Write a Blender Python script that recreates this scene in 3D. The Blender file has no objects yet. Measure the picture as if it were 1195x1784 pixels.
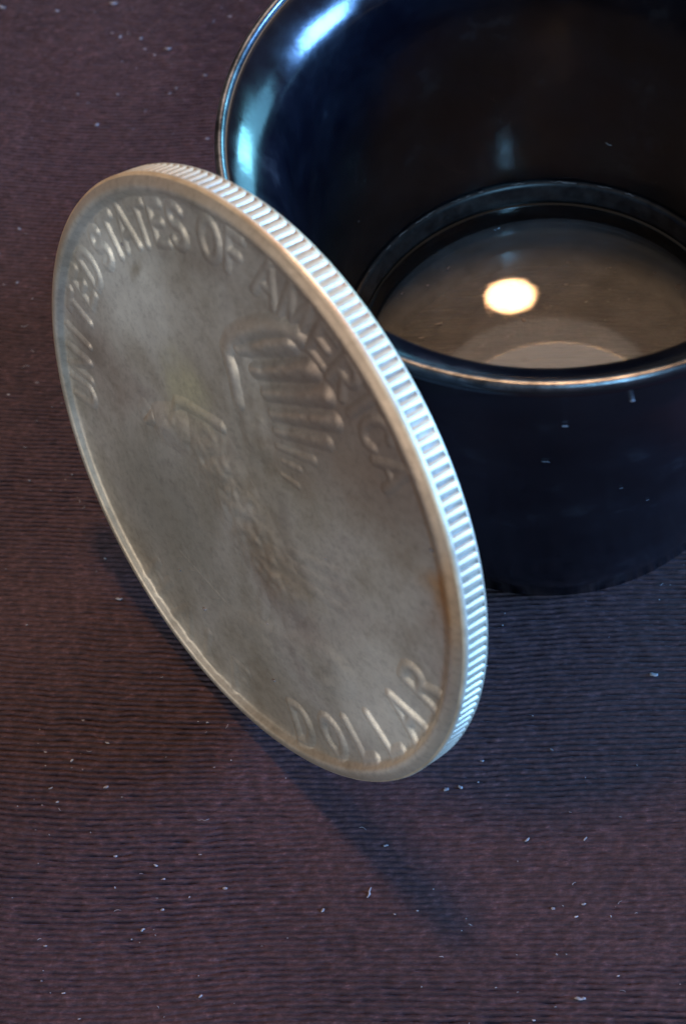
import bpy, math, random
import numpy as np
from mathutils import Vector, Matrix

# ------------------------------------------------------------------ basics
# every length below is in millimetres, MM turns it into metres
MM = 0.001
OY = 40.0                      # the origin sits on the cloth below the middle of the view
rng = random.Random(7)
nrng = np.random.default_rng(11)
scene = bpy.context.scene
COL = scene.collection
R = math.radians

# ------------------------------------------------------------------ camera
cam_d = bpy.data.cameras.new('camera')
cam = bpy.data.objects.new('camera', cam_d)
COL.objects.link(cam)
FW = Vector((0.0, 0.50895, -0.86080)); RT = Vector((0.97976, -0.17230, -0.10187)); UPV = Vector((0.20016, 0.84338, 0.49865))
m = Matrix.Identity(4)
for i in range(3):
    m[i][0] = RT[i]; m[i][1] = UPV[i]; m[i][2] = -FW[i]
m.translation = Vector((0, -OY, 78.136)) * MM
cam.matrix_world = m
cam_d.sensor_fit = 'VERTICAL'
cam_d.sensor_height = 24.0
cam_d.lens = 2800 / 1784 * 24.0
cam_d.clip_start = 0.002
cam_d.clip_end = 50.0
cam_d.dof.use_dof = True
cam_d.dof.focus_distance = 80.0 * MM
cam_d.dof.aperture_fstop = 58.0
scene.camera = cam

# ------------------------------------------------------------------ light
world = bpy.data.worlds.new('World')
scene.world = world
world.use_nodes = True
bg = world.node_tree.nodes['Background']
bg.inputs['Color'].default_value = (0.95, 0.86, 0.80, 1)
bg.inputs['Strength'].default_value = 0.07

def area_light(name, direction, dist, shape, sx, sy, power, color):
    d = bpy.data.lights.new(name, 'AREA')
    d.shape = shape; d.size = sx
    if shape in ('RECTANGLE', 'ELLIPSE'):
        d.size_y = sy
    d.energy = power; d.color = color
    o = bpy.data.objects.new(name, d)
    COL.objects.link(o)
    v = Vector(direction).normalized()
    o.location = v * dist + Vector((0.005, 0.0, 0.01))
    o.rotation_euler = v.to_track_quat('Z', 'Y').to_euler()
    return o
# the round warm room lamp above and behind, under a pale ceiling that it lights most around itself
area_light('ceiling_lamp', (0.114, 0.328, 1.0), 0.9, 'DISK', 0.108, 0.108, 4.9, (1.0, 0.57, 0.27))
area_light('pale_ceiling_light', (0.0, 0.12, 1.0), 1.0, 'RECTANGLE', 1.4, 1.4, 1.3, (1.0, 0.80, 0.64))
area_light('lit_ceiling_light', (0.10, 0.62, 0.80), 1.2, 'DISK', 0.62, 0.62, 1.7, (1.0, 0.86, 0.76))
# daylight: the main window to the right, a far pane at the back right, a high pane over the viewer's shoulder
area_light('window_light', (0.96, -0.22, 0.32), 1.1, 'RECTANGLE', 0.40, 0.34, 36.0, (0.15, 0.41, 1.0))
area_light('back_window_light', (0.76, 0.58, 0.24), 1.3, 'RECTANGLE', 0.14, 0.26, 3.6, (0.22, 0.74, 1.0))
area_light('back_wall_light', (0.72, 0.68, 0.20), 1.5, 'RECTANGLE', 1.5, 0.55, 15.0, (0.17, 0.55, 0.85))
area_light('high_window_light', (0.11, -0.78, 0.62), 1.1, 'RECTANGLE', 0.06, 0.40, 7.0, (0.26, 0.62, 1.0))
# added soft fill from the left for the coin face, like wall bounce
area_light('left_fill_light', (-0.84, -0.40, 0.30), 1.2, 'RECTANGLE', 0.9, 0.6, 5.4, (1.0, 0.91, 0.80))

vs = scene.view_settings
vs.view_transform = 'Standard'; vs.look = 'None'; vs.exposure = 0.0; vs.gamma = 1.0
vs.use_curve_mapping = False
scene.render.engine = 'CYCLES'
scene.cycles.max_bounces = 12
scene.cycles.transmission_bounces = 10
scene.cycles.glossy_bounces = 8
scene.cycles.sample_clamp_indirect = 0.0

# ------------------------------------------------------------------ helpers
def link_mesh(name, verts, faces, mat, parent=None, smooth=True, scale=MM):
    me = bpy.data.meshes.new(name)
    v = np.asarray(verts, dtype=float) * scale
    me.from_pydata(v.tolist(), [], faces if isinstance(faces, list) else faces.tolist())
    if smooth:
        me.shade_smooth()
    if mat:
        me.materials.append(mat)
    me.update()
    o = bpy.data.objects.new(name, me)
    COL.objects.link(o)
    if parent:
        o.parent = parent
    return o

def tag(o, label=None, cat=None, group=None, kind=None):
    if label: o['label'] = label
    if cat: o['category'] = cat
    if group: o['group'] = group
    if kind: o['kind'] = kind
    return o

def empty(name, mat4):
    o = bpy.data.objects.new(name, None)
    COL.objects.link(o)
    o.empty_display_size = 0.005
    o.matrix_world = mat4
    return o

def lathe(profile, seg, closed=False):
    """profile: list of (r, z) from one end to the other; r==0 ends are capped with a fan."""
    verts, faces = [], []
    rings = []
    for (r, z) in profile:
        if r < 1e-6:
            rings.append([len(verts)]); verts.append((0, 0, z))
        else:
            s = len(verts)
            for k in range(seg):
                a = 2 * math.pi * k / seg
                verts.append((r * math.cos(a), r * math.sin(a), z))
            rings.append(list(range(s, s + seg)))
    pairs = list(zip(rings[:-1], rings[1:]))
    if closed:
        pairs.append((rings[-1], rings[0]))
    for A, B in pairs:
        for k in range(seg):
            k2 = (k + 1) % seg
            if len(A) == 1 and len(B) == 1: continue
            if len(A) == 1: faces.append((A[0], B[k], B[k2]))
            elif len(B) == 1: faces.append((A[k], B[0], A[k2]))
            else: faces.append((A[k], B[k], B[k2], A[k2]))
    return verts, faces

def vnoise(x, y, seed=0):
    """smooth value noise on numpy arrays, 0..1"""
    xi = np.floor(x).astype(int); yi = np.floor(y).astype(int)
    fx = x - xi; fy = y - yi
    fx = fx * fx * (3 - 2 * fx); fy = fy * fy * (3 - 2 * fy)
    def h(a, b):
        n = (a * 374761393 + b * 668265263 + seed * 974634777) & 0x7fffffff
        n = ((n ^ (n >> 13)) * 1274126177) & 0x7fffffff
        return ((n ^ (n >> 16)) & 0xffff) / 65535.0
    return (h(xi, yi) * (1 - fx) + h(xi + 1, yi) * fx) * (1 - fy) + (h(xi, yi + 1) * (1 - fx) + h(xi + 1, yi + 1) * fx) * fy

def sstep(a, b, x):
    t = np.clip((x - a) / (b - a), 0, 1)
    return t * t * (3 - 2 * t)

# ------------------------------------------------------------------ materials
def new_mat(name):
    mt = bpy.data.materials.new(name); mt.use_nodes = True
    nt = mt.node_tree
    return mt, nt, nt.nodes['Principled BSDF']

def node(nt, typ, **kw):
    n = nt.nodes.new(typ)
    for k, v in kw.items():
        if k in n.inputs.keys() if isinstance(k, str) else False:
            n.inputs[k].default_value = v
        else:
            setattr(n, k, v)
    return n

def noise(nt, vec, scale, detail=4, rough=0.55):
    n = nt.nodes.new('ShaderNodeTexNoise')
    n.inputs['Scale'].default_value = scale
    n.inputs['Detail'].default_value = detail
    n.inputs['Roughness'].default_value = rough
    nt.links.new(vec, n.inputs['Vector'])
    return n.outputs['Fac']

def ramp(nt, fac, stops):
    n = nt.nodes.new('ShaderNodeValToRGB')
    els = n.color_ramp.elements
    while len(els) < len(stops): els.new(0.5)
    for e, (p, c) in zip(els, stops):
        e.position = p; e.color = (c[0], c[1], c[2], 1) if not isinstance(c, (int, float)) else (c, c, c, 1)
    nt.links.new(fac, n.inputs['Fac'])
    return n.outputs['Color']

def mixc(nt, fac, a, b, mode='MIX'):
    n = nt.nodes.new('ShaderNodeMix'); n.data_type = 'RGBA'; n.blend_type = mode
    for sock, v in ((n.inputs[0], fac), (n.inputs[6], a), (n.inputs[7], b)):
        if isinstance(v, bpy.types.NodeSocket): nt.links.new(v, sock)
        elif isinstance(v, (int, float)): sock.default_value = v
        else: sock.default_value = (v[0], v[1], v[2], 1)
    return n.outputs[2]

def objcoord(nt):
    return nt.nodes.new('ShaderNodeTexCoord').outputs['Object']

def bump(nt, height, strength, dist):
    b = nt.nodes.new('ShaderNodeBump')
    b.inputs['Strength'].default_value = strength
    b.inputs['Distance'].default_value = dist
    nt.links.new(height, b.inputs['Height'])
    return b.outputs['Normal']

# tarnished silver of the coin face
M_FACE, nt, bs = new_mat('tarnished_silver')
co = objcoord(nt)
big = noise(nt, co, 95, 3, 0.5)
mid = noise(nt, co, 420, 5, 0.65)
fine = noise(nt, co, 2600, 4, 0.7)
c1 = ramp(nt, big, [(0.30, (0.36, 0.315, 0.25)), (0.45, (0.43, 0.40, 0.345)), (0.57, (0.50, 0.475, 0.43)), (0.70, (0.40, 0.345, 0.31))])
c2 = ramp(nt, mid, [(0.33, (0.72, 0.65, 0.57)), (0.55, (1.22, 1.18, 1.12)), (0.75, (1.0, 0.93, 0.88))])
col = mixc(nt, 0.75, c1, c2, 'MULTIPLY')
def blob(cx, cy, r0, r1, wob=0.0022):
    # soft-edged patch for toning and painted sheen, its outline broken up by noise
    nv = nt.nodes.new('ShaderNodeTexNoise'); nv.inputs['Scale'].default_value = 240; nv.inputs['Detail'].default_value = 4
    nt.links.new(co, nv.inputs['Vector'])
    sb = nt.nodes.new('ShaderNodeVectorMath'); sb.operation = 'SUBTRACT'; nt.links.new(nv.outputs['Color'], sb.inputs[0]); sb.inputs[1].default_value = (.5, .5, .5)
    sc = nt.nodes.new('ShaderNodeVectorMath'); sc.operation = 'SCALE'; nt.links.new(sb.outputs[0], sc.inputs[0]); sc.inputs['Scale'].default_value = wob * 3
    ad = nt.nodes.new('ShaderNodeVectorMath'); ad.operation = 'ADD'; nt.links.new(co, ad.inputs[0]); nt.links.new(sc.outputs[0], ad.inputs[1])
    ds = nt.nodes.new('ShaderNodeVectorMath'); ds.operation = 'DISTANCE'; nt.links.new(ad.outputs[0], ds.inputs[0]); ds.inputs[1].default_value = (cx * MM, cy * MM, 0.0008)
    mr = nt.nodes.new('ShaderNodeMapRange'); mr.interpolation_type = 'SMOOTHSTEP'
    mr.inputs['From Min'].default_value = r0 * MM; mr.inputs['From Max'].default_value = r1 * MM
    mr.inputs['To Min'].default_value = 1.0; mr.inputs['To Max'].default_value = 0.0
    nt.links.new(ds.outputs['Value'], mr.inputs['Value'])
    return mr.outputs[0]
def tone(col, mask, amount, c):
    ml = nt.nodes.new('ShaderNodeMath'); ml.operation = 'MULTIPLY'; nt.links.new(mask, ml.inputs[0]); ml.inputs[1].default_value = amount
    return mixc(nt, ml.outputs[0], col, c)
for (cx, cy, r0, r1, amt, c) in [(13.5, 7, 3, 11, .85, (0.27, 0.19, 0.145)), (16.8, -3.0, 2.2, 4.4, .9, (0.46, 0.25, 0.11)), (-4.5, 10, 1, 6, .9, (0.84, 0.83, 0.76)), (8.2, -9.8, 1, 6, .9, (0.84, 0.81, 0.72)),  # pale silvers paint in sheen, the orange a warm reflection; the rest is toning
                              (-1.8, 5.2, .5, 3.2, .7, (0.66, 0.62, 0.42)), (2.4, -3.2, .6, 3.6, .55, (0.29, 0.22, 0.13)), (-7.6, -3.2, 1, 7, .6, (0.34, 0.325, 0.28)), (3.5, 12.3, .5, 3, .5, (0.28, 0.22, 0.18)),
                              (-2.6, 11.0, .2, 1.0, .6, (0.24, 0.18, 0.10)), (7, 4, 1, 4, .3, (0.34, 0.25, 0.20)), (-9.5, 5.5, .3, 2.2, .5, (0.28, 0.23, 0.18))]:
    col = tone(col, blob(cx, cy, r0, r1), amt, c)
# the proud rim carries a browner toning all round
ln = nt.nodes.new('ShaderNodeVectorMath'); ln.operation = 'LENGTH'; nt.links.new(co, ln.inputs[0])
mr = nt.nodes.new('ShaderNodeMapRange'); mr.interpolation_type = 'SMOOTHSTEP'
mr.inputs['From Min'].default_value = 14.6 * MM; mr.inputs['From Max'].default_value = 14.9 * MM
nt.links.new(ln.outputs['Value'], mr.inputs['Value'])
col = tone(col, mr.outputs[0], 0.5, (0.46, 0.36, 0.26))
spots = ramp(nt, fine, [(0.32, 0.70), (0.50, 1.0), (0.68, 1.10)])
col = mixc(nt, 0.6, col, spots, 'MULTIPLY')
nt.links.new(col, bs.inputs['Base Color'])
bs.inputs['Metallic'].default_value = 0.62
rg = ramp(nt, mid, [(0.3, 0.50), (0.7, 0.36)])
nt.links.new(rg, bs.inputs['Roughness'])
nt.links.new(bump(nt, noise(nt, co, 900, 5, 0.65), 0.35, 0.00006), bs.inputs['Normal'])

# brighter silver of the reeded edge
M_EDGE, nt, bs = new_mat('worn_silver')
co = objcoord(nt)
c1 = ramp(nt, noise(nt, co, 700, 4, 0.6), [(0.3, (0.56, 0.42, 0.28)), (0.6, (0.84, 0.67, 0.46))])
nt.links.new(c1, bs.inputs['Base Color'])
bs.inputs['Metallic'].default_value = 0.55
bs.inputs['Roughness'].default_value = 0.46
nt.links.new(bump(nt, noise(nt, co, 2500, 4, 0.6), 0.3, 0.00004), bs.inputs['Normal'])

# grime packed between the reeds
M_GROOVE, nt, bs = new_mat('grimy_silver')
co = objcoord(nt)
c1 = ramp(nt, noise(nt, co, 500, 5, 0.7), [(0.35, (0.20, 0.155, 0.115)), (0.65, (0.50, 0.42, 0.32))])
nt.links.new(c1, bs.inputs['Base Color'])
bs.inputs['Metallic'].default_value = 0.4
bs.inputs['Roughness'].default_value = 0.6

# black anodised loupe body
M_BODY, nt, bs = new_mat('black_loupe_enamel')
co = objcoord(nt)
c1 = ramp(nt, noise(nt, co, 300, 4, 0.6), [(0.4, (0.002, 0.002, 0.004)), (0.62, (0.005, 0.005, 0.008)), (0.75, (0.02, 0.02, 0.024))])
nt.links.new(c1, bs.inputs['Base Color'])
rg = ramp(nt, noise(nt, co, 500, 5, 0.6), [(0.3, 0.12), (0.7, 0.24)])
nt.links.new(rg, bs.inputs['Roughness'])
bs.inputs['IOR'].default_value = 1.7
nt.links.new(bump(nt, noise(nt, co, 420, 6, 0.6), 0.35, 0.00006), bs.inputs['Normal'])

M_RIM, nt, bs = new_mat('worn_rim_metal')
co = objcoord(nt)
wear = noise(nt, co, 420, 6, 0.75)
c1 = ramp(nt, wear, [(0.36, (0.03, 0.03, 0.032)), (0.5, (0.14, 0.14, 0.145)), (0.68, (0.30, 0.30, 0.31))])
nt.links.new(c1, bs.inputs['Base Color'])
bs.inputs['Metallic'].default_value = 0.9
bs.inputs['Roughness'].default_value = 0.30

M_RING, nt, bs = new_mat('black_retaining_ring')
co = objcoord(nt)
c1 = ramp(nt, noise(nt, co, 900, 5, 0.7), [(0.4, (0.012, 0.012, 0.015)), (0.75, (0.06, 0.06, 0.065))])
nt.links.new(c1, bs.inputs['Base Color'])
bs.inputs['Roughness'].default_value = 0.35

M_SEAT, nt, bs = new_mat('matt_black_seat')
co = objcoord(nt)
c1 = ramp(nt, noise(nt, co, 1200, 4, 0.6), [(0.4, (0.002, 0.002, 0.003)), (0.75, (0.008, 0.008, 0.010))])
nt.links.new(c1, bs.inputs['Base Color'])
bs.inputs['Roughness'].default_value = 0.16
bs.inputs['Specular IOR Level'].default_value = 0.5

M_GLASS, nt, bs = new_mat('lens_glass')
bs.inputs['Base Color'].default_value = (0.97, 0.96, 0.94, 1)
bs.inputs['Transmission Weight'].default_value = 1.0
bs.inputs['Roughness'].default_value = 0.045
bs.inputs['IOR'].default_value = 1.52

gl = bs
co = objcoord(nt)
df = nt.nodes.new('ShaderNodeBsdfDiffuse'); df.inputs['Color'].default_value = (0.50, 0.53, 0.60, 1)
mx = nt.nodes.new('ShaderNodeMixShader')
film = ramp(nt, noise(nt, co, 700, 6, 0.7), [(0.35, 0.10), (0.7, 0.19)])
nt.links.new(film, mx.inputs[0]); nt.links.new(gl.outputs[0], mx.inputs[1]); nt.links.new(df.outputs[0], mx.inputs[2])
nt.links.new(mx.outputs[0], nt.nodes['Material Output'].inputs['Surface'])

# dark knitted cloth
M_CLOTH, nt, bs = new_mat('dark_knit_cloth')
co = objcoord(nt)
c1 = ramp(nt, noise(nt, co, 60, 3, 0.5), [(0.3, (0.037, 0.0180, 0.0185)), (0.7, (0.054, 0.0255, 0.0255))])
mp = nt.nodes.new('ShaderNodeMapping'); mp.inputs['Scale'].default_value = (0.55, 1.0, 1.0)
nt.links.new(co, mp.inputs['Vector'])
fib = noise(nt, mp.outputs['Vector'], 3600, 5, 0.75)
c2 = ramp(nt, fib, [(0.30, 0.45), (0.48, 0.88), (0.60, 1.35), (0.74, 2.8)])
nt.links.new(mixc(nt, 1.0, c1, c2, 'MULTIPLY'), bs.inputs['Base Color'])
bs.inputs['Roughness'].default_value = 0.62
bs.inputs['Specular IOR Level'].default_value = 0.16
bs.inputs['Sheen Weight'].default_value = 0.06
bs.inputs['Sheen Roughness'].default_value = 0.4
nt.links.new(bump(nt, fib, 0.5, 0.00008), bs.inputs['Normal'])

M_LINT, nt, bs = new_mat('pale_lint')
co = objcoord(nt)
c1 = ramp(nt, noise(nt, co, 2000, 2, 0.5), [(0.3, (0.12, 0.10, 0.10)), (0.7, (0.34, 0.30, 0.30))])
nt.links.new(c1, bs.inputs['Base Color'])
bs.inputs['Roughness'].default_value = 0.9

# ------------------------------------------------------------------ cloth
CA = R(-12.5)                                     # direction the knit rows run
ca, sa = math.cos(CA), math.sin(CA)
PITCH = 0.305
def cloth_height(X, Y):
    """height of the knit in cloth coordinates (mm)"""
    warp = 0.9 * (vnoise(X / 17 + 3, Y / 23, 5) - 0.5) * 2 + 0.10 * (vnoise(X / 1.1, Y / 1.6, 6) - 0.5)
    Yw = Y + warp + 0.0016 * np.minimum(X, 0) * np.abs(np.minimum(X, 0))
    ph = Yw / PITCH
    row = np.floor(ph)
    s = ph - row
    ridge = np.clip(np.sin(math.pi * s), 0, 1) ** 0.45
    depth = 0.35 + 0.9 * vnoise(X / 0.75 + row * 7.3, row * 1.0, 9)
    region = 0.25 + 0.95 * vnoise(X / 9 + 11, Y / 8, 21)
    h = (ridge - 1) * 0.36 * depth * region
    h += 0.035 * (vnoise(X / 0.30, row * 3.1 + s * 0.7, 4) - 0.5)
    h += 0.10 * (vnoise(X / 6, Y / 5, 2) - 0.5)
    return h - 0.03

xs = np.concatenate([np.linspace(-160, -40, 25)[:-1], np.arange(-40, 46, 0.22), np.linspace(46, 160, 25)])
ys = np.concatenate([np.linspace(-150, -34, 25)[:-1], np.arange(-34, 66, 0.0420), np.linspace(66, 190, 25)])
GX, GY = np.meshgrid(xs, ys)
GZ = cloth_height(GX, GY)
nx, ny = len(xs), len(ys)
V = np.stack([(GX * ca - GY * sa).ravel(), (GX * sa + GY * ca).ravel(), GZ.ravel()], 1) * MM
idx = np.arange(nx * ny).reshape(ny, nx)
F = np.stack([idx[:-1, :-1].ravel(), idx[:-1, 1:].ravel(), idx[1:, 1:].ravel(), idx[1:, :-1].ravel()], 1)
me = bpy.data.meshes.new('cloth')
me.vertices.add(len(V)); me.vertices.foreach_set('co', V.ravel())
me.loops.add(F.size); me.loops.foreach_set('vertex_index', F.ravel().astype(np.int32))
me.polygons.add(len(F)); me.polygons.foreach_set('loop_start', (np.arange(len(F)) * 4).astype(np.int32))
me.update(calc_edges=True); me.shade_smooth()
me.materials.append(M_CLOTH)
cloth = bpy.data.objects.new('cloth', me); COL.objects.link(cloth)
tag(cloth, 'dark maroon knitted cloth with fine rows under coin and loupe', None, None, 'structure')

# ------------------------------------------------------------------ loupe
LX, LY = 12.417, 49.423 - OY
loupe = empty('loupe', Matrix.Translation(Vector((LX, LY, 0)) * MM))
tag(loupe, 'black cup-shaped eye loupe with glass lens standing open end up', 'loupe')
prof = [(9.3, 0.15), (9.6, 0.0), (11.15, 0.0), (11.316, 0.18)]
for k in range(1, 9):                             # outer wall, a faint belly
    t = k / 9
    prof.append((11.316 + (14.78 - 11.316) * (t ** 0.92), 0.18 + (24.5 - 0.18) * t))
prof += [(14.86, 24.5), (14.93, 24.62), (14.90, 24.80), (14.80, 24.95)]
inner = [(14.45, 25.0), (14.2, 24.9), (13.8, 24.62), (13.4, 24.28), (13.0, 23.88), (12.65, 23.4), (12.35, 22.8), (12.13, 22.0), (12.0, 21.0), (11.9, 19.6), (11.78, 18.0), (11.45, 14.0), (10.9, 9.6), (10.75, 8.3), (10.7, 3.0), (9.3, 2.6)]
v, f = lathe(prof + inner, 160, closed=True)
link_mesh('cup_body', v, f, M_BODY, loupe)
# rounded lip
lip = []
for k in range(16):
    a = 2 * math.pi * k / 16
    lip.append((14.66 + 0.24 * math.cos(a), 25.02 + 0.25 * math.sin(a)))
v, f = lathe(lip, 160, closed=True)
link_mesh('rim', v, f, M_RIM, loupe)
# retaining ring over the lens
v, f = lathe([(10.9, 8.35), (10.55, 8.30), (10.45, 8.05), (10.22, 7.35), (10.22, 7.1), (10.85, 7.1)], 160, closed=True)
link_mesh('retaining_ring', v, f, M_RING, loupe)
v, f = lathe([(10.8, 7.08), (10.06, 7.08), (10.02, 7.0), (9.98, 6.2), (9.98, 5.3), (10.8, 5.3)], 160, closed=True)
link_mesh('lens_seat', v, f, M_SEAT, loupe)
# biconvex glass
def cap_z(r, Rc): return Rc - math.sqrt(Rc * Rc - r * r)
RE, ZT, ZB, RT_, RB_ = 10.6, 5.75, 4.3, 48.0, 86.0
pr = []
for k in range(0, 25):
    r = RE * k / 24
    pr.append((r, ZT + cap_z(RE, RT_) - cap_z(r, RT_)))
for k in range(24, -1, -1):
    r = RE * k / 24
    pr.append((r, ZB - cap_z(RE, RB_) + cap_z(r, RB_)))
v, f = lathe(pr, 128)
lens = link_mesh('lens', v, f, M_GLASS, loupe)
lens.rotation_euler = (0, R(-1.9), 0)

# ------------------------------------------------------------------ coin
CR, CT = 15.3, 1.70
cz, n_az, n_ti = 14.858, R(209.907), R(17.288)
N = Vector((math.cos(n_ti) * math.cos(n_az), math.cos(n_ti) * math.sin(n_az), math.sin(n_ti)))
U0 = (Vector((0, 0, 1)) - N * N.z).normalized()
R0 = U0.cross(N)
ROT = R(-33.0)
UPC = R0 * math.sin(ROT) + U0 * math.cos(ROT)
RTC = UPC.cross(N)
m = Matrix.Identity(4)
for i in range(3):
    m[i][0] = RTC[i]; m[i][1] = UPC[i]; m[i][2] = N[i]
m.translation = Vector((-4.185, 39.783 - OY, cz)) * MM
coin = empty('coin', m)
tag(coin, 'worn tarnished silver half dollar coin on edge leaning against black loupe', 'coin')

H0 = CT / 2
FZ = [(0, -0.20), (6, -0.23), (10, -0.28), (12.6, -0.35), (13.9, -0.38), (14.2, -0.33), (14.36, -0.17), (14.48, -0.04), (14.6, 0.0), (14.74, -0.005), (14.88, -0.05), (15.08, -0.15), (15.20, -0.24), (15.24, -0.32)]
fr = np.array([a for a, b in FZ]); fzv = np.array([b for a, b in FZ])
def face_z(r): return H0 + np.interp(r, fr, fzv)
half = []
for r, z in FZ:
    half.append((r, H0 + z))
# finer rings over the field
fine_prof = [(0.0, face_z(0.0))] + [(r, float(face_z(r))) for r in (2, 4, 6, 8, 10, 11.3, 12.6, 13.1, 13.4, 13.65, 13.9, 14.05, 14.2, 14.28, 14.36, 14.42, 14.48, 14.54, 14.6, 14.67, 14.74, 14.81, 14.88, 14.98, 15.08, 15.14)]
edge_prof = [(15.19, H0 - 0.23), (15.235, H0 - 0.28), (15.27, H0 - 0.35), (15.265, H0 - 0.42), (15.22, H0 - 0.48), (15.17, H0 - 0.52), (15.16, 0), (15.17, -H0 + 0.32), (15.24, -H0 + 0.26), (15.25, -H0 + 0.20), (15.20, -H0 + 0.14)]
back_prof = [(r, -z) for r, z in fine_prof[::-1]]
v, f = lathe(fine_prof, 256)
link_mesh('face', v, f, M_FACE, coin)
v, f = lathe([fine_prof[-1]] + edge_prof[:5], 256)
link_mesh('edge_border', v, f, M_EDGE, coin)
v, f = lathe(edge_prof[4:9], 256)
link_mesh('groove_band', v, f, M_GROOVE, coin)
v, f = lathe(edge_prof[8:] + [back_prof[0]], 256)
link_mesh('edge_border', v, f, M_EDGE, coin)
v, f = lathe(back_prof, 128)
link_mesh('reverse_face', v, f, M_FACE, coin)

# reeds
pitch = 2 * math.pi * 15.15 / 185
w, h = pitch * 0.40, 0.085
sect = [(-w, -0.03), (-w * 0.8, h * 0.55), (-w * 0.4, h * 0.92), (0, h), (w * 0.4, h * 0.92), (w * 0.8, h * 0.55), (w, -0.03)]
z0, z1 = -0.60, 0.42
st = [(z0, 0.85), (z0 + 0.12, 0.95), (z0 + 0.3, 1.0), (z1 - 0.3, 1.0), (z1 - 0.12, 1.0), (z1, 0.95)]
rv, rf = [], []
for (z, s) in st:
    for (a, b) in sect:
        rv.append((15.18 + max(b, -0.03) * s - 0.03 * (1 - s), a * (0.6 + 0.4 * s), z))
ns = len(sect)
for i in range(len(st) - 1):
    for j in range(ns - 1):
        rf.append((i * ns + j, i * ns + j + 1, (i + 1) * ns + j + 1, (i + 1) * ns + j))
reed = link_mesh('reed', rv, rf, M_EDGE, coin)
for k in range(1, 185):
    o = reed.copy(); COL.objects.link(o); o.parent = coin
    o.rotation_euler = (0, 0, 2 * math.pi * k / 185)

# ---- relief patches: a grid whose height falls smoothly to the field at its border
def relief(name, hfun, x0, x1, y0, y1, step, parent, xf=None):
    """hfun(x, y) in local coordinates -> height; xf maps local to coin-plane coordinates"""
    gx = np.arange(x0, x1 + step, step); gy = np.arange(y0, y1 + step, step)
    X, Y = np.meshgrid(gx, gy)
    Hh = hfun(X, Y)
    if xf: PX, PY = xf(X, Y)
    else: PX, PY = X, Y
    Z = face_z(np.hypot(PX, PY)) + Hh - 0.006
    ok = Hh > 0.0005
    q = ok[:-1, :-1] | ok[:-1, 1:] | ok[1:, :-1] | ok[1:, 1:]
    ids = np.arange(X.size).reshape(X.shape)
    qq = np.stack([ids[:-1, :-1][q], ids[:-1, 1:][q], ids[1:, 1:][q], ids[1:, :-1][q]], 1)
    used, inv = np.unique(qq, return_inverse=True)
    P = np.stack([PX.ravel(), PY.ravel(), Z.ravel()], 1)[used]
    return link_mesh(name, P, inv.reshape(qq.shape), M_FACE, parent)

def seg_d(X, Y, ax, ay, bx, by):
    dx, dy = bx - ax, by - ay
    L = dx * dx + dy * dy + 1e-9
    t = np.clip(((X - ax) * dx + (Y - ay) * dy) / L, 0, 1)
    return np.hypot(X - ax - t * dx, Y - ay - t * dy), t

# stroke letters on a 1.0 wide x 1.4 high cell, origin at the middle
def arc(cx, cy, rx, ry, a0, a1, n=10):
    return [(cx + rx * math.cos(R(a0 + (a1 - a0) * k / n)), cy + ry * math.sin(R(a0 + (a1 - a0) * k / n))) for k in range(n + 1)]
GL = {
    'U': [[(-.4, .7), (-.4, -.3)] + arc(0, -.3, .4, .4, 180, 360) + [(.4, .7)]],
    'N': [[(-.42, -.7), (-.42, .7), (.42, -.7), (.42, .7)]],
    'I': [[(0, -.7), (0, .7)]],
    'T': [[(-.48, .68), (.48, .68)], [(0, .68), (0, -.7)]],
    'E': [[(.36, .68), (-.34, .68), (-.34, -.68), (.38, -.68)], [(-.34, .02), (.22, .02)]],
    'D': [[(-.4, .68), (-.4, -.68), (-.05, -.68)] + arc(-.05, 0, .45, .68, -90, 90) + [(-.4, .68)]],
    'S': [arc(0, .35, .36, .34, 30, 270, 9) + arc(0, -.34, .38, .35, 90, -150, 9)],
    'A': [[(-.48, -.7), (0, .7), (.48, -.7)], [(-.28, -.2), (.28, -.2)]],
    'O': [arc(0, 0, .46, .68, 0, 360, 18)],
    'F': [[(.36, .68), (-.34, .68), (-.34, -.7)], [(-.34, .02), (.22, .02)]],
    'M': [[(-.52, -.7), (-.46, .7), (0, -.45), (.46, .7), (.52, -.7)]],
    'R': [[(-.36, -.7), (-.36, .68), (.0, .68)] + arc(0, .33, .36, .35, 90, -90, 8) + [(-.36, -.02)], [(0, -.02), (.4, -.7)]],
    'C': [arc(0, 0, .46, .68, 45, 315, 14)],
    'H': [[(-.4, -.7), (-.4, .7)], [(.4, -.7), (.4, .7)], [(-.4, 0), (.4, 0)]],
    'L': [[(-.34, .7), (-.34, -.68), (.38, -.68)]],
}
def letter(ch, ang, rad, size, outward, height):
    """ang: degrees clockwise from the coin's own top; outward: tops of the letters point to the rim"""
    strokes = GL[ch]
    wd = 0.27
    def hf(X, Y):
        d = np.full(X.shape, 9.0)
        for s in strokes:
            for (a, b) in zip(s[:-1], s[1:]):
                d = np.minimum(d, seg_d(X, Y, a[0], a[1], b[0], b[1])[0])
        wear = 0.80 + 0.35 * vnoise(X * 1.1 + ang, Y * 1.1, 3)
        return height * wear * np.clip(1 - (d / wd) ** 2, 0, 1) ** 1.5
    A = R(ang)
    def xf(X, Y):
        s = size / 1.4
        x, y = X * s, Y * s
        if outward:
            ux, uy = math.sin(A), math.cos(A); vx, vy = math.cos(A), -math.sin(A)
        else:
            ux, uy = -math.sin(A), -math.cos(A); vx, vy = -math.cos(A), math.sin(A)
        cx, cy = rad * math.sin(A), rad * math.cos(A)
        return cx + vx * x + ux * y, cy + vy * x + uy * y
    return relief('letter', hf, -0.8, 0.8, -0.98, 0.98, 0.05, coin, xf)

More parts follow.
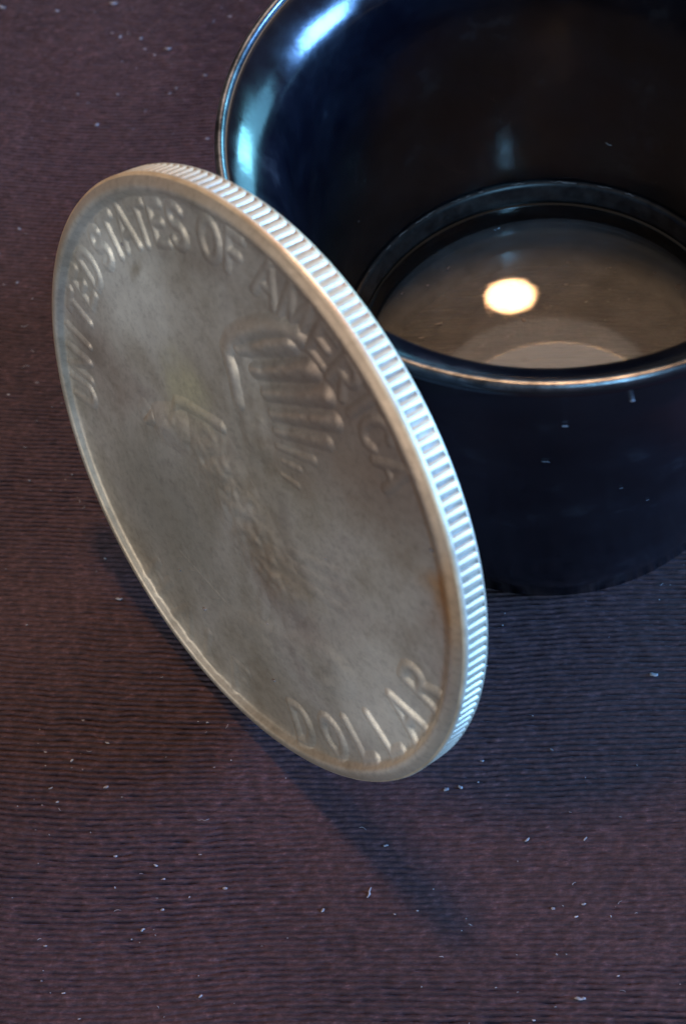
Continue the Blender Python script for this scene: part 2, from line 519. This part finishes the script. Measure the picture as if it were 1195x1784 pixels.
def word(w, angs, outward, height, size=1.86):
    for ch, a in zip(w, angs):
        letter(ch, a + 33.0, 12.95, size, outward, height)
word('UNITED', np.linspace(-107.5, -69, 6), True, 0.10)
word('STATES', np.linspace(-60, -26.5, 6), True, 0.10)
word('OF', [-16, -8.5], True, 0.09)
word('AMERICA', [1.0, 9.2, 17.2, 24.2, 30.0, 35.8, 43.2], True, 0.09)
word('HALF', [204, 192.5, 181.5, 171], False, 0.045, 2.1)
word('DOLLAR', [148.5, 137, 126, 115, 103.5, 91.5], False, 0.115, 2.15)

# ---- eagle
def capsule(ax, ay, bx, by, ra, rb, height, soft=0.55, tex=0.0):
    def hf(X, Y):
        d, t = seg_d(X, Y, ax, ay, bx, by)
        r = ra + (rb - ra) * t
        k = np.clip(1 - (d / r) ** 2, 0, 1) ** 1.3
        tx = 1.0 + tex * (vnoise(X * 2.2, Y * 2.2, 8) - 0.5) * 2
        return height * k * tx
    rr = max(ra, rb)
    return hf, min(ax, bx) - rr - .1, max(ax, bx) + rr + .1, min(ay, by) - rr - .1, max(ay, by) + rr + .1

def patch(name, cap, step, parent):
    hf, x0, x1, y0, y1 = cap
    return relief(name, hf, x0, x1, y0, y1, step, parent)

hf_body = capsule(-1.2, 1.6, 1.6, -4.2, 2.7, 2.3, 0.15, 0.98, 0.3)
def body_h(X, Y):                                  # breast with worn overlapping plumage
    u = X * 0.44 - Y * 0.90; w_ = X * 0.90 + Y * 0.44
    sc = np.abs(np.sin(1.9 * u + 0.5 * np.sin(3.6 * w_) + 1.5 * vnoise(X, Y, 40)))
    b = hf_body[0](X, Y)
    return b * (0.80 + 0.30 * sc * (0.4 + 0.9 * vnoise(X * .8, Y * .8, 41)))
eagle = relief('eagle', body_h, *hf_body[1:], 0.08, coin)
patch('neck', capsule(-0.9, 1.9, -4.0, 2.7, 1.9, 1.4, 0.14, 0.85, 0.2), 0.1, eagle)
patch('head', capsule(-3.2, 2.7, -4.7, 2.75, 1.55, 1.3, 0.21, 0.9, 0.15), 0.07, eagle)
patch('beak', capsule(-5.6, 3.0, -6.5, 2.7, 0.55, 0.25, 0.16, 0.9), 0.05, eagle)
def poly_relief(name, pts, r, height, step, parent):
    def hf(X, Y):
        d = np.full(X.shape, 9.0)
        for a, b in zip(pts[:-1], pts[1:]):
            d = np.minimum(d, seg_d(X, Y, a[0], a[1], b[0], b[1])[0])
        return height * np.clip(1 - (d / r) ** 2, 0, 1) ** 1.5 * (0.6 + 0.8 * vnoise(X * 0.9, Y * 0.9, 14))
    xs_ = [p[0] for p in pts]; ys_ = [p[1] for p in pts]
    return relief(name, hf, min(xs_) - r - .1, max(xs_) + r + .1, min(ys_) - r - .1, max(ys_) + r + .1, step, parent)
poly_relief('shoulder', [(-3.3, 3.0), (-3.25, 3.7), (-2.8, 4.15), (-2.2, 4.15), (-0.8, 3.75), (0.5, 3.40)], 0.48, 0.085, 0.06, eagle)
poly_relief('brow', [(-6.6, 2.4), (-6.7, 3.2), (-6.2, 3.6), (-5.7, 3.1), (-5.2, 2.6)], 0.5, 0.035, 0.05, eagle)
# raised wing: coverts, leading edge and flight feathers
def wing_h(X, Y):
    d, t = seg_d(X, Y, 3.5, 6.9, 3.3, 3.2)
    k = 1 - sstep(0.35, 1.0, d / 1.35)
    sc = 0.8 + 0.4 * vnoise(X * 1.7, Y * 2.4, 17)
    return 0.085 * k * sc
relief('wing', wing_h, 1.8, 5.2, 1.6, 8.5, 0.09, eagle)
lead = [(2.80, 5.0), (2.95, 6.2), (2.95, 7.35), (3.5, 7.9), (4.6, 8.35), (6.2, 8.75), (7.6, 8.75), (8.5, 8.5)]
def lead_h(X, Y):
    d = np.full(X.shape, 9.0)
    for a, b in zip(lead[:-1], lead[1:]):
        d = np.minimum(d, seg_d(X, Y, a[0], a[1], b[0], b[1])[0])
    return 0.20 * np.clip(1 - (d / 0.70) ** 2, 0, 1) ** 1.5 * (0.55 + 0.8 * vnoise(X * 0.6, Y * 0.6, 15))
relief('wing_edge', lead_h, 1.9, 9.2, 2.6, 9.4, 0.07, eagle)
feathers = [(3.9, 7.55, 8.0, 8.25, .62), (4.6, 6.6, 9.2, 7.2, .60), (5.0, 5.6, 9.7, 6.05, .56), (5.1, 4.65, 9.6, 4.9, .50), (5.0, 3.85, 8.7, 3.85, .42),
            (4.8, 3.1, 7.3, 2.9, .30), (4.9, 2.4, 6.2, 2.15, .25), (4.5, 1.7, 5.6, 1.4, .24)]
for k, (ax, ay, bx, by, r) in enumerate(feathers):
    hk = [.22, .20, .17, .14, .10, .06, .05, .05][k]
    patch('feather', capsule(ax, ay, bx - rng.uniform(0, .5), by + rng.uniform(-.1, .1), r * .75, r * 1.1, hk, 0.97, 0.15), 0.07, eagle)
for (ax, ay, bx, by) in [(2.4, -2.3, 7.0, -2.7), (2.4, -3.0, 6.9, -3.7), (2.3, -3.6, 6.4, -4.7)]:
    patch('tail_feather', capsule(ax, ay, bx, by, .40, .44, 0.022, 0.95), 0.1, eagle)
patch('leg', capsule(0.7, -3.9, -0.9, -6.9, .85, .5, 0.035, 0.95, .2), 0.1, eagle)
patch('leg', capsule(2.0, -3.9, 1.2, -7.2, .85, .5, 0.035, 0.95, .2), 0.1, eagle)
# rock ledge and pine twig below the claws
def crag_h(X, Y):
    d, t = seg_d(X, Y, -3.8, -8.6, 4.2, -8.4)
    k = 1 - sstep(0.4, 1.0, d / 1.9)
    return 0.06 * k * (0.35 + 0.9 * vnoise(X * 0.9, Y * 1.3 + X * 0.5, 31))
relief('crag', crag_h, -6, 6.3, -10.7, -6.4, 0.11, coin)
twig = patch('pine_twig', capsule(-3.6, -7.4, -7.6, -4.6, .25, .16, 0.02, 0.9), 0.07, coin)
for k in range(9):
    t = k / 8
    x, y = -4.0 - 3.4 * t, -7.1 + 2.4 * t
    a = R(150 + (40 if k % 2 else -45))
    patch('needle', capsule(x, y, x + 1.1 * math.cos(a), y + 1.1 * math.sin(a), .12, .09, 0.014, 0.9), 0.05, twig)

# ------------------------------------------------------------------ lint
def fleck(name, x, y, z, L, wdt, ang, curl=0.3, seed=0):
    """one crooked flat-sided bit of lint lying at x, y (world mm, before the OY shift)"""
    rr = random.Random(seed)
    n = 6
    pts = []
    for k in range(n):
        t = k / (n - 1) - 0.5
        pts.append((t * L, curl * L * (t * t - 0.1) + rr.uniform(-.06, .06) * L, 0.0 + 0.12 * L * (t * t) * rr.uniform(0, 1)))
    vs_, fs_ = [], []
    for k, (px, py, pz) in enumerate(pts):
        s = wdt * (0.35 + 0.65 * math.sin(math.pi * (k + 0.6) / (n + 0.2))) * rr.uniform(.8, 1.2)
        for a in range(5):
            q = 2 * math.pi * a / 5
            vs_.append((px, py + s * 0.5 * math.cos(q), pz + s * 0.32 * math.sin(q)))
    for k in range(n - 1):
        for a in range(5):
            b = (a + 1) % 5
            fs_.append((k * 5 + a, k * 5 + b, (k + 1) * 5 + b, (k + 1) * 5 + a))
    fs_.append((4, 3, 2, 1, 0)); fs_.append(tuple((n - 1) * 5 + a for a in range(5)))
    return vs_, fs_

def cloth_z(x, y):
    X = x * ca + y * sa; Y = -x * sa + y * ca
    return float(cloth_height(np.array([X]), np.array([Y]))[0])

single = [  # x, y, length, width, angle, curl, label
    (-13.16, 43.6, .52, .26, -20, .1, 'bright white lint fleck on maroon cloth left of the coin'),
    (-14.68, 35.22, .36, .18, -35, .2, 'small white lint speck on red cloth at lower left of coin'),
    (-5.41, 85.3, .70, .30, -8, .1, 'pale lint fleck on dark cloth nearest the loupe rim at upper left'),
    (-8.67, 90.9, .80, .34, -12, .1, 'white lint fleck at the top edge of the cloth'),
    (14.18, 32.77, .62, .34, -15, .2, 'largest white lint fleck on blue-lit cloth below the loupe'),
    (-1.25, 26.61, .36, .20, -10, .1, 'tiny white lint fleck in the dark coin shadow'),
    (-2.51, 24.42, .80, .20, 62, .15, 'thin upright grey fibre beside the curved coin shadow'),
    (5.72, 25.45, .42, .20, 30, .4, 'small curled lint speck right of the coin shadow'),
    (6.37, 17.36, .75, .24, -10, .2, 'pale lint fleck at bottom edge right of the coin shadow'),
    (-16.57, 92.8, .85, .32, -40, .2, 'blurred lint fleck in the top left corner of the cloth'),
]
for i, (x, y, L, w_, a, cu, lab) in enumerate(single):
    v, f = fleck('lint_fleck', x, y, 0, L * .7, w_ * .66, a, cu, i + 3)
    o = link_mesh('lint_fleck', v, f, M_LINT)
    o.location = Vector((x, y - OY, cloth_z(x, y - OY) + 0.05)) * MM
    o.rotation_euler = (0, 0, R(a))
    tag(o, lab, 'lint fleck', 'single lint flecks on the cloth')

def scatter(name, items, mat, label):
    """items: (location mm, rotation matrix 3x3 or angle, length, width, curl)"""
    AV, AF, off = [], [], 0
    for i, (loc, rot, L, w_, cu) in enumerate(items):
        v, f = fleck(name, 0, 0, 0, L, w_, 0, cu, i * 17 + 1)
        Mx = rot if isinstance(rot, Matrix) else Matrix.Rotation(rot, 3, 'Z')
        for p in v:
            AV.append(tuple((Mx @ Vector(p)) + Vector(loc)))
        AF += [tuple(a + off for a in q) for q in f]
        off += len(v)
    o = link_mesh(name, AV, AF, mat)
    tag(o, label, None, None, 'stuff')
    return o
items = []
cl = [(rng.uniform(-22, 26), rng.uniform(-25, 58)) for _ in range(16)]
for k in range(900):
    if rng.random() < 0.45:
        c0 = rng.choice(cl); x, y = rng.gauss(c0[0], 3.2), rng.gauss(c0[1], 3.2)
    else:
        x, y = rng.uniform(-30, 34), rng.uniform(-30, 62)
    if math.hypot(x - LX, y - LY) < 11.6: continue
    L = 0.07 + 0.22 * rng.random() ** 2.6
    items.append(((x, y, cloth_z(x, y) + 0.02), CA + rng.gauss(0, 0.5), L, L * rng.uniform(.40, .85), rng.uniform(-.2, .2)) if rng.random() < .8 else
                 ((x, y, cloth_z(x, y) + 0.02), CA + rng.uniform(-1.2, 1.2), L * 2.2, 0.035, rng.uniform(-1.2, 1.2)))
scatter('lint', items, M_LINT, 'fine pale lint specks sprinkled over the dark knitted cloth')

# dust on the loupe: inner wall, outer wall, ring and lens
ditems = []
def on_wall(az, r, z, inward, L, w_, tilt=0.0, cu=.3):
    a = R(az)
    nrm = Vector((math.cos(a), math.sin(a), 0)) * (-1 if inward else 1)
    tang = Vector((-math.sin(a), math.cos(a), 0))
    up = Vector((0, 0, 1))
    Mx = Matrix((tang, up, nrm)).transposed() @ Matrix.Rotation(tilt, 3, 'Z')
    ditems.append(((LX + (r + (-.02 if inward else .04)) * math.cos(a), LY + (r + (-.02 if inward else .04)) * math.sin(a), z), Mx, L, w_, cu))
for az, r, z, L, w_, t in [(139.3, 11.25, 11.8, .35, .3, 0), (63.7, 12.2, 17.8, .9, .10, .9), (79.7, 11.8, 15.4, .38, .26, 0), (72.4, 11.75, 15.0, .36, .28, .4), (58.4, 11.5, 13.6, .5, .10, 0),
                           (58.9, 11.15, 11.3, .5, .2, .3), (75.5, 12.1, 17.3, .55, .10, .1), (148.4, 12.2, 17.8, .6, .10, -.5), (121.6, 11.3, 12.4, .3, .08, .2), (53, 12.6, 20.1, .4, .1, .6)]:
    on_wall(az, r, z, True, L * .8, w_ * .7, t)
for az, r, z, L, w_, t in [(-104, 13.98, 18.3, .62, .08, -.1), (-100.9, 14.48, 21.9, .42, .16, -.1), (-90.5, 14.68, 23.5, .35, .2, 0), (-82.7, 13.12, 12.1, .3, .07, 0), (-89.3, 13.46, 14.5, .3, .06, 0)]:
    on_wall(az, r, z, False, L * .6, w_ * .5, t)
def lens_z(r): return ZT + cap_z(RE, RT_) - cap_z(min(r, RE), RT_)
lp = [(1.26, 7.06, .34, .26), (2.71, 5.84, .28, .18), (8.11, 2.9, .4, .34), (2.15, 4.24, .30, .22), (-.68, 2.32, .30, .2), (-5.17, 3.5, .5, .1), (-3.87, 7.39, .3, .16), (7.15, 4.09, .22, .14), (-6.27, 2.86, .4, .1), (2.9, 2.73, .2, .1), (-6.7, 6.44, .22, .12)]
lp += [(rng.gauss(0, 4.2), rng.gauss(3, 3.4), rng.uniform(.06, .18), rng.uniform(.05, .10)) for _ in range(40)]
for x, y, L, w_ in lp:
    rr_ = math.hypot(x, y)
    if rr_ > 9.6 or math.hypot(x + .6, y - 5.3) < 2.6: continue
    ditems.append(((LX + x, LY + y, lens_z(rr_) + 0.02), rng.uniform(-1, 1), L * .9, w_ * .9, .2))
for az in [60, 68, 72, 96, 99, 112, 118, 124, 131, 50, 84, 105, 140]:
    a = R(az + rng.uniform(-2, 2)); r = 10.62
    ditems.append(((LX + r * math.cos(a), LY + r * math.sin(a), 8.36), a + 1.57, rng.uniform(.3, .9), rng.uniform(.05, .13), .1))
scatter('dust', ditems, M_LINT, 'pale dust specks and fibres inside and on the black loupe')

# a few grains stuck to the coin face
gi = []
def coin_pt(u, v):
    P = R0 * u + U0 * v
    return P
for u, v, L in [(11.62, 7.46, .26), (-1.28, -10.3, .3), (4.4, -10.0, .26), (-9.49, 7.93, .3), (3.39, -6.37, .18), (-3.5, -9.4, .2), (6.3, 1.6, .12)]:
    P = Vector((-4.185, 39.783 - OY, cz)) + R0 * u + U0 * v + N * (float(face_z(math.hypot(u, v))) + 0.02)
    Mx = Matrix((RTC, UPC, N)).transposed()
    gi.append((tuple(P), Mx, L, L * .6, .2))
scatter('grit', gi, M_LINT, 'few pale dust grains stuck to the tarnished coin face')
